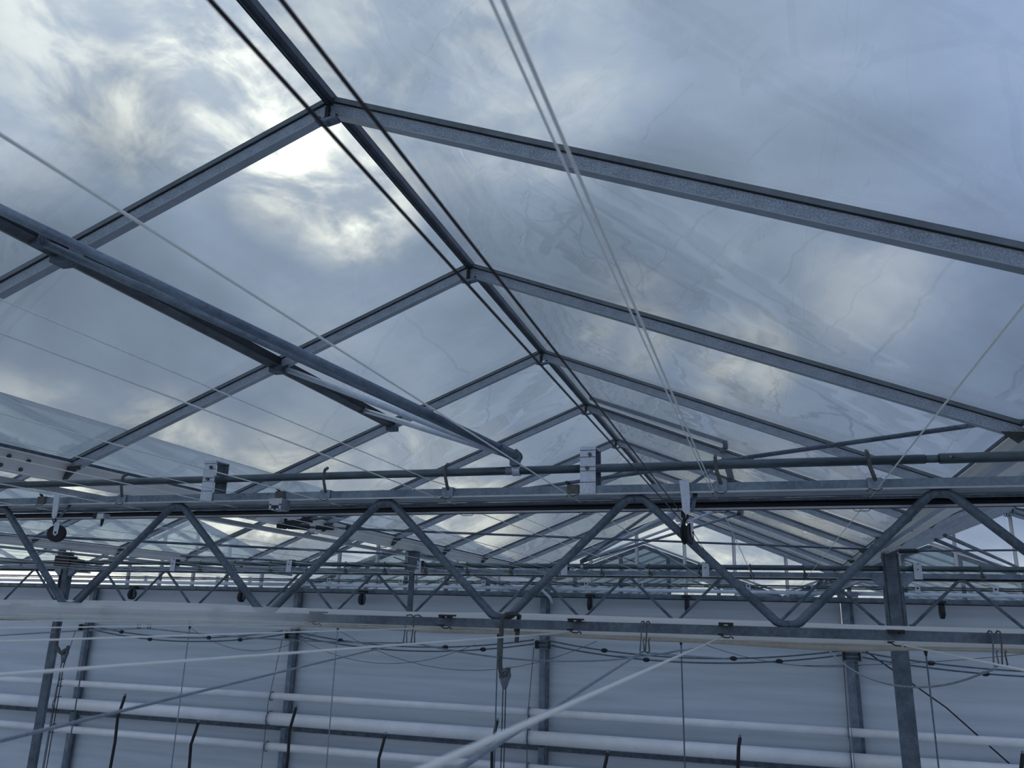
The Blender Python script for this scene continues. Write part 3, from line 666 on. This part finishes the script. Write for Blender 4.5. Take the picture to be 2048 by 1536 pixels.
# ------------------------------------------------------------------ white rolled screen and film behind / over the near bottom chord
def lerp_tab(tab, x):
    for (a, b), (c, d) in zip(tab, tab[1:]):
        if a <= x <= c: return b + (d - b) * (x - a) / (c - a)
    return tab[0][1] if x < tab[0][0] else tab[-1][1]
top = [(-3.4, .012), (-2.78, .008), (-2.2, .015), (-1.68, .009), (-1.374, .003), (-1.33, .004), (-1.158, .002), (-.788, .007), (-.136, .003), (.2, .0), (.62, -.001), (1, -.001)]
bot = [(-3.4, -.060), (-2.76, -.060), (-2.19, -.052), (-1.67, -.048), (-1.154, -.047), (-.787, -.052), (-.138, -.057), (.2, -.060), (.61, -.055), (1, -.055)]
mb = MB(); n = 150; V = []; F = []
K = 14
for i in range(n + 1):
    x = -3.4 + 4.35 * i / n
    t = lerp_tab(top, x); bt = lerp_tab(bot, x) + .004 * math.sin(x * 9) * math.sin(x * 3.1 + 1)
    for k in range(K):
        a = 2 * math.pi * k / K
        cz = math.sin(a); cy = math.cos(a)
        V.append((x, 2.43 + .032 * cy + .003 * math.sin(x * 23 + k), (t + bt) / 2 + (t - bt) / 2 * (abs(cz) ** .7) * (1 if cz > 0 else -1) + .0012 * math.sin(k * 2.7 + x * 5)))
for i in range(n):
    for k in range(K): F.append((i * K + k, (i + 1) * K + k, (i + 1) * K + (k + 1) % K, i * K + (k + 1) % K))
F.append(tuple(range(K))); F.append(tuple(range(n * K, (n + 1) * K))[::-1])
mb.add(V, F)
scr = thing('rolled_white_screen', (-1.2, 2.43, -.06), 'long rolled white screen cloth lying behind the near bottom chord', 'screen')
part('cloth', mb, 'cloth', scr, True)
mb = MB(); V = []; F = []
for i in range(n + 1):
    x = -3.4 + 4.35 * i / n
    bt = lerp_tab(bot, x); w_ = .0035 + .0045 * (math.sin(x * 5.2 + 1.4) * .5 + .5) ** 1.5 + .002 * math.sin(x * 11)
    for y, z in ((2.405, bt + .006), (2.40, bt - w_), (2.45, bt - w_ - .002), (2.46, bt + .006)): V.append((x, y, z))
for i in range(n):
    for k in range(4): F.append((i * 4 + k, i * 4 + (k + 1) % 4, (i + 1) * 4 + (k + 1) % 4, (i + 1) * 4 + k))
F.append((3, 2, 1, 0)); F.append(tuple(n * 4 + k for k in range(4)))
mb.add(V, F); part('shaded_underside', mb, 'cloth_shade', scr, True)  # bottom folds of the white roll, underside shade painted in as beige
film = MB(); V = []; F = []; n = 60
for i in range(n + 1):
    x = -3.4 + 2.95 * i / n
    for y, z in ((2.235, .004), (2.225, -.012), (2.228, -.04), (2.24, -.058)):
        V.append((x, y + .003 * math.sin(x * 7 + z * 60), z + .002 * math.sin(x * 4)))
m_ = len(V)
V2 = [(a, b + .0015, c) for a, b, c in V]
for i in range(n):
    for k in range(3):
        q = (i * 4 + k, (i + 1) * 4 + k, (i + 1) * 4 + k + 1, i * 4 + k + 1); F.append(q)
film.add(V, F)
o = part('sheer_film', film, 'gauze', base=(-1.93, 2.23, -.06))
tag(o, 'sheer whitish film draped over the left half of the near bottom chord', 'film')
sol = o.modifiers.new('thickness', 'SOLIDIFY'); sol.thickness = .0004

# ------------------------------------------------------------------ hooks, hoists and hoses under the near bottom chord
o = thing('hoist_hook', (-.72, 2.25, -.6), 'thick dark bent hook with a cable thimble hanging from the near bottom chord', 'hook')
part('bent_rod', MB().tube([(-.700, 2.30, -.045), (-.690, 2.30, .0), (-.70, 2.29, .004), (-.716, 2.255, .002), (-.725, 2.245, -.008), (-.726, 2.245, -.05), (-.7275, 2.245, -.135), (-.724, 2.245, -.152), (-.714, 2.245, -.163), (-.706, 2.245, -.160), (-.703, 2.245, -.150), (-.702, 2.245, -.140)], .0068, 10), 'rust', o, True)
part('rod_tail', MB().tube([(-.694, 2.30, -.03), (-.697, 2.30, -.075)], .0065, 10), 'rust', o, True)
part('thimble', MB().tube(arc((-.712, 2.245, -.160), .0125, -40, 220, 14), .0058, 8).plate([(-.727, 2.245, -.164), (-.697, 2.245, -.164), (-.704, 2.245, -.186), (-.708, 2.245, -.197), (-.716, 2.245, -.197), (-.720, 2.245, -.186)], (0, 1, 0), .009), 'galv_dark', o, True)
for dx in (-.0045, .0035): part('rope', MB().tube([(-.712 + dx, 2.245, -.195), (-.712 + dx * 1.3, 2.245, -3.1)], .0015, 6), 'cable', o, True)
o = thing('hoist_hook', (-2.27, 2.25, -.6), 'dark bent hook with cables hanging in front of the left steel post', 'hook')
part('bent_rod', MB().tube([(-2.318, 2.26, -.03), (-2.316, 2.26, -.125), (-2.306, 2.26, -.142), (-2.290, 2.26, -.157), (-2.274, 2.26, -.163), (-2.262, 2.26, -.150), (-2.256, 2.26, -.138)], .006, 10), 'rust', o, True)
part('thimble', MB().tube(arc((-2.268, 2.26, -.160), .0105, -40, 230, 12), .005, 8).plate([(-2.280, 2.26, -.163), (-2.257, 2.26, -.163), (-2.262, 2.26, -.188), (-2.272, 2.26, -.192)], (0, 1, 0), .008), 'galv_dark', o, True)
for dx in (-.006, .005): part('rope', MB().tube([(-2.268 + dx, 2.26, -.188), (-2.262 + dx, 2.26, -3.1)], .0015, 6), 'cable', o, True)
part('rear_rope', MB().tube([(-2.225, 2.30, -.05), (-2.222, 2.30, -3.1)], .0022, 6), 'galv_dark', o, True)
def double_hook(x, lab, open_r=True, zz=-.083, gap=.025):
    o = thing('wire_hook', (x, 2.25, zz - .01), lab, 'hook', 'wire hooks under the near bottom chord')
    for i, s in enumerate((-.5, .5)):
        a = x + s * gap
        pts = [(a + .004, 2.30, -.012), (a + .003, 2.28, -.006), (a + .002, 2.252, -.008), (a + .002, 2.25, -.03), (a - .003, 2.25, zz)] + arc((a + .002, 2.25, zz + .001), .006, 190, 350, 6) + [(a + .007, 2.25, zz + .014), (a + .006, 2.25, zz + .024), (a + .009, 2.25, zz + .032)]
        part('wire', MB().tube(pts, .0019, 6), 'rust' if i else 'galv_dark', o, True)
double_hook(-1.012, 'pair of S wire hooks left of the hoist hook')
double_hook(-.327, 'pair of S wire hooks right of the hoist hook', zz=-.081, gap=.014)
double_hook(.510, 'pair of wire hooks ending in loops near the right edge', zz=-.082, gap=.018)
double_hook(-1.955, 'pair of small wire hooks near the left steel post', zz=-.068, gap=.04)
double_hook(-2.70, 'pair of small wire hooks at the left edge', zz=-.066, gap=.012)
def soft(P, n=2):
    P = [Vector(p) for p in P]
    for _ in range(n):
        Q = [P[0]]
        for a, b in zip(P, P[1:]): Q += [a.lerp(b, .25), a.lerp(b, .75)]
        P = Q + [P[-1]]
    return P
def hose(pts, r, lab, mat='wire_grey'):
    pts = soft(pts); return tag(part('hose', MB().tube(pts, r, 8), mat), lab, 'hose', 'grey hoses')
hose([(-.577, .2, -.129), (-.666, .608, -.120), (-.79, 1.15, -.108), (-1.03, 2.25, -.086)], .002, 'grey hose slanting up from the lower left edge to the S hooks')
hose([(-1.03, 2.25, -.086), (-.99, 2.25, -.085)] + sag((-.99, 2.25, -.085), (-.30, 3.0, -.10), .045, 12)[1:], .0024, 'grey hose drooping right from the S hooks behind the hoist hook')
hose([(-.225, .35, -.126), (-.2474, .666, -.120), (-.272, 1.1, -.111), (-.335, 2.25, -.087)], .0026, 'pale grey hose slanting up from the bottom edge to the right wire hooks')
hose([(-.318, 2.25, -.087), (-.26, 2.6, -.105), (-.16, 3.1, -.128)], .0024, 'short grey hose leaving the right wire hooks to the right')
hose([(.16, 3.4, -.035), (.20, 3.1, -.11), (.26, 2.8, -.155), (.34, 2.55, -.165), (.43, 2.4, -.142), (.50, 2.25, -.092)], .0028, 'grey cable hanging in a loop right of the right steel post')
hose([(-2.9, 2.5, -.13), (-2.4, 2.4, -.095), (-1.96, 2.25, -.072)] + sag((-1.92, 2.25, -.072), (-1.05, 2.4, -.09), .012, 8), .0022, 'thin dark cable passing through the small hooks at the left')

# cables strung between the wall brackets
def wall_cable(x0, z0, x1, z1, drop, clips, lab, y=11.3):
    o = thing('strung_cable', (x0, y, min(z0, z1) - drop), lab, 'cable', 'cables strung along the back wall')
    P = sag((x0, y, z0), (x1, y, z1), drop, 20)
    part('cable', MB().tube(P, .0105, 6), 'galv_dark', o, True)
    for c in clips:
        q = P[int(c * 20)]
        part('clip', MB().tube([q - Vector((.045, 0, 0)), q - Vector((.02, 0, 0)), q + Vector((.02, 0, 0)), q + Vector((.045, 0, 0))], [.012, .028, .028, .012], 8), 'rubber', o)
spans = [(-11.0, -7.2, 'leftmost wall span'), (-6.95, -3.17, 'wall span left of the middle post'), (-2.93, .83, 'wall span right of the middle post'), (1.06, 4.9, 'wall span behind the right post')]
for i, (a, b, w) in enumerate(spans):
    wall_cable(a, -.33, b, -.32, .155, (.2, .65), 'upper dark cable with clips sagging across the ' + w)
    wall_cable(a, -.39, b, -.375, .155, (.35, .8), 'lower dark cable with clips sagging across the ' + w, 11.32)
for i, (a, b, z0, z1, dr) in enumerate(((-6.9, -3.9, -.30, -.40, .35), (-6.0, -2.2, -.28, -.30, .45), (-8.6, -6.3, -.3, -.28, .32), (-2.9, -.9, -.34, -.33, .14), (-.8, 1.0, -.30, -.47, .1), (.3, 3.2, -.5, -.2, .05))):
    tag(part('loose_wire', MB().tube(sag((a, 10.9, z0), (b, 10.9, z1), dr), .004, 5), 'galv_dark'), 'thin loose wire drooping in front of the back wall, %s from the left' % nth(i), 'wire', 'loose wires at the back wall')
tag(part('slack_rope', MB().tube([(1.05, 11.36, -.27), (1.95, 11.37, -.93), (2.8, 11.38, -1.75)], .010, 6), 'cable'), 'dark rope slanting down to the right behind the right steel post', 'rope')
# hanging crop strings with plugs, black hose stakes
for i, (x, zt_) in enumerate(((-7.10, -.23), (-4.98, -.205), (-2.948, -.20), (-.915, -.215), (1.42, -.235))):
    o = thing('hanging_string', (x, 9, -3.1), 'thin string with black plug before the back wall, %s from the left' % nth(i), 'string', 'hanging strings')
    part('string', MB().tube([(x, 9, zt_), (x, 9, -3.1)], .0075, 6), 'wire_grey' if i < 2 else 'galv_dark', o, True)
    part('plug', MB().tube([(x, 9, zt_ - .04), (x, 9, zt_ - .01), (x, 9, zt_ + .03)], [.010, .016, .026], 8), 'rubber', o)
for i, (x, z) in enumerate(((-9.75, -1.40), (-8.39, -1.15), (-7.17, -1.41), (-5.75, -1.15), (-4.50, -1.39), (-3.09, -1.15), (-1.80, -1.40), (-.38, -1.155), (.86, -1.40), (2.25, -1.13))):
    o = thing('hose_stake', (x, 9.5, -3.1), 'black upright hose with grey tip by the back wall, %s from the left' % nth(i), 'hose', 'black upright hoses')
    b = random.uniform(-.02, .02) - .02
    part('tube', MB().tube([(x - .1, 9.5, -3.1), (x - .05, 9.5, z - .6), (x - .03 + b, 9.5, z - .3), (x - .02, 9.5, z - .12), (x, 9.5, z - .03)], .019, 8), 'rubber', o, True)
    part('tip', MB().tube([(x, 9.5, z - .035), (x + .003, 9.5, z)], .014, 8), 'galv', o, True)

# plumbing details around the wall post in the middle
o = thing('valve_cluster', (-3.05, 11.25, .3), 'cluster of pale valves and pipes on top of the middle wall post', 'valve')
part('body', MB().box((-3.08, 11.2, .36), (.10, .08, .12)).box((-2.96, 11.2, .40), (.07, .06, .16)), 'galv', o)
part('elbow', MB().tube([(-3.25, 11.1, .42), (-3.0, 11.1, .34), (-2.9, 11.1, .25), (-2.86, 11.1, .17)], .02, 8), 'bright', o, True)
o = thing('valve_cluster', (.93, 11.25, .3), 'cluster of pale valves above the wall post left of the right steel post', 'valve')
part('body', MB().box((.87, 11.2, .38), (.09, .08, .12)).box((1.02, 11.2, .36), (.09, .08, .07)), 'galv', o)
part('elbow', MB().tube([(.70, 11.1, .33), (.85, 11.1, .42), (1.1, 11.1, .52), (1.35, 11.1, .49)], .02, 8), 'alu', o, True)

# ------------------------------------------------------------------ sky
w = bpy.data.worlds.new('overcast_sky'); bpy.context.scene.world = w; w.use_nodes = True
nt = w.node_tree; ns = nt.nodes; L = nt.links; ns.clear()
out = ns.new('ShaderNodeOutputWorld'); bg = ns.new('ShaderNodeBackground'); L.new(bg.outputs[0], out.inputs[0])
tc = ns.new('ShaderNodeTexCoord')
def vm(op, a, b=None):
    n = ns.new('ShaderNodeVectorMath'); n.operation = op; L.new(a, n.inputs[0])
    if b is not None:
        if isinstance(b, tuple): n.inputs[1].default_value = b
        else: L.new(b, n.inputs[1])
    return n
def mt(op, a, b, clamp=False):
    n = ns.new('ShaderNodeMath'); n.operation = op; n.use_clamp = clamp
    for i, v in enumerate((a, b)):
        if isinstance(v, (int, float)): n.inputs[i].default_value = v
        elif v is not None: L.new(v, n.inputs[i])
    return n.outputs[0]
def mr(a, lo, hi, o0, o1, st='SMOOTHSTEP'):
    n = ns.new('ShaderNodeMapRange'); n.interpolation_type = st; L.new(a, n.inputs[0])
    for i, v in zip((1, 2, 3, 4), (lo, hi, o0, o1)): n.inputs[i].default_value = v
    return n.outputs[0]
dirv = vm('NORMALIZE', tc.outputs['Generated']).outputs[0]
mp = ns.new('ShaderNodeMapping'); mp.inputs['Scale'].default_value = (1.3, 1.0, 2.0); mp.inputs['Rotation'].default_value = (0.5, .5, .3); L.new(dirv, mp.inputs[0])
n1 = ns.new('ShaderNodeTexNoise'); n1.inputs['Scale'].default_value = 2.2; n1.inputs['Detail'].default_value = 7; n1.inputs['Roughness'].default_value = .52; n1.inputs['Distortion'].default_value = .25
n2 = ns.new('ShaderNodeTexNoise'); n2.inputs['Scale'].default_value = 6.5; n2.inputs['Detail'].default_value = 8; n2.inputs['Roughness'].default_value = .6; n2.inputs['Distortion'].default_value = .5
L.new(mp.outputs[0], n1.inputs['Vector']); L.new(mp.outputs[0], n2.inputs['Vector'])
cr = ns.new('ShaderNodeValToRGB'); e = cr.color_ramp.elements
e[0].position = .30; e[0].color = (.215, .272, .36, 1); e[1].position = .74; e[1].color = (.475, .535, .62, 1)
m_ = e.new(.5); m_.color = (.31, .38, .505, 1)
L.new(mr(n1.outputs['Fac'], 0, 1, 0, 1, 'LINEAR'), cr.inputs[0])
# glow through the thin cloud
def blob(v, r):
    v = Vector(v).normalized(); d = vm('DOT_PRODUCT', dirv, tuple(v)).outputs['Value']
    return mr(d, math.cos(math.radians(r)), 1, 0, 1)
ns_sep = ns.new('ShaderNodeSeparateXYZ'); L.new(dirv, ns_sep.inputs[0])
B = None
for v, r, a in (((-.563, .612, .556), 9, .85), ((-.513, .65, .56), 8, .6), ((-.491, .707, .508), 7, .95), ((-.45, .758, .472), 6, .9), ((-.62, .53, .58), 10, .6), ((-.703, .50, .50), 8, .3), ((-.262, .745, .613), 12, .30), ((-.39, .66, .64), 12, .35),
                ((-.547, .835, .067), 10, 1.1), ((-.386, .917, .104), 9, 1.), ((-.75, .65, .06), 12, 1.1), ((-.66, .74, .12), 8, .9), ((-.02, .999, .03), 12, .9), ((-.15, .923, .353), 5, .45), ((-.017, .955, .296), 4.5, .6), ((.13, .92, .37), 5, .3)):
    b = mt('MULTIPLY', blob(v, r), a); B = b if B is None else mt('MAXIMUM', B, b)
hz = mr(ns_sep.outputs['Z'], .02, .12, .85, 0)
B = mt('MAXIMUM', B, hz)
tex = mr(n2.outputs['Fac'], .38, .62, .15, 1.)
glow = mt('MULTIPLY', B, tex)
mixc = ns.new('ShaderNodeMix'); mixc.data_type = 'RGBA'; L.new(glow, mixc.inputs[0]); L.new(cr.outputs[0], mixc.inputs[6]); mixc.inputs[7].default_value = (1.02, 1.0, .91, 1)
# lighter towards the left / zenith, bluer on the upper right, darker low down
sx = ns.new('ShaderNodeSeparateXYZ'); L.new(dirv, sx.inputs[0])
D = None
for v, r, a in (((-.112, .888, .447), 9, .8), ((.055, .93, .363), 9, .7), ((.198, .922, .334), 8, .6), ((-.721, .644, .254), 14, .9), ((-.597, .767, .235), 13, .9), ((-.505, .775, .381), 9, .45), ((-.632, .587, .507), 5, .6), ((-.35, .86, .33), 9, .4)):
    b = mt('MULTIPLY', blob(v, r), a); D = b if D is None else mt('MAXIMUM', D, b)
dk = mt('MULTIPLY', D, mr(n1.outputs['Fac'], .35, .65, 1., .45))
dk = mt('SUBTRACT', 1.0, mt('MULTIPLY', dk, .38))
lf = mr(sx.outputs['X'], -.7, .45, 1.02, .92, 'LINEAR')
up = mr(sx.outputs['Z'], .2, .62, .92, 1.2, 'LINEAR')
g = mt('MULTIPLY', mt('MULTIPLY', lf, up), dk)
mul = ns.new('ShaderNodeMix'); mul.data_type = 'RGBA'; mul.blend_type = 'MULTIPLY'; mul.inputs[0].default_value = 1
cb = ns.new('ShaderNodeCombineColor'); L.new(g, cb.inputs[0]); L.new(g, cb.inputs[1]); L.new(g, cb.inputs[2])
L.new(mixc.outputs[2], mul.inputs[6]); L.new(cb.outputs[0], mul.inputs[7])
blue = mr(sx.outputs['X'], .0, .4, 0, .5)
mb2 = ns.new('ShaderNodeMix'); mb2.data_type = 'RGBA'; mb2.blend_type = 'MULTIPLY'; mb2.inputs[7].default_value = (.85, .92, 1.25, 1)
L.new(mt('MULTIPLY', blue, up), mb2.inputs[0]); L.new(mul.outputs[2], mb2.inputs[6])
hd = mt('MULTIPLY', mt('POWER', glow, 4.0), .45)
hdr = ns.new('ShaderNodeMix'); hdr.data_type = 'RGBA'; hdr.blend_type = 'ADD'; hdr.inputs[0].default_value = 1
hc = ns.new('ShaderNodeCombineColor'); L.new(hd, hc.inputs[0]); L.new(hd, hc.inputs[1]); L.new(mt('MULTIPLY', hd, .85), hc.inputs[2])
L.new(mb2.outputs[2], hdr.inputs[6]); L.new(hc.outputs[0], hdr.inputs[7])
L.new(hdr.outputs[2], bg.inputs[0]); bg.inputs[1].default_value = 1.08

sc = bpy.context.scene
sc.view_settings.view_transform = 'Standard'; sc.view_settings.look = 'None'; sc.view_settings.gamma = 1; sc.view_settings.exposure = 0
sc.view_settings.use_curve_mapping = False
sc.cycles.use_denoising = True
sc.cycles.max_bounces = 6; sc.cycles.transparent_max_bounces = 28; sc.cycles.diffuse_bounces = 3; sc.cycles.glossy_bounces = 2; sc.cycles.transmission_bounces = 2
sc.cycles.use_adaptive_sampling = True; sc.cycles.adaptive_threshold = .05; sc.cycles.adaptive_min_samples = 12
sc.cycles.caustics_reflective = False; sc.cycles.caustics_refractive = False
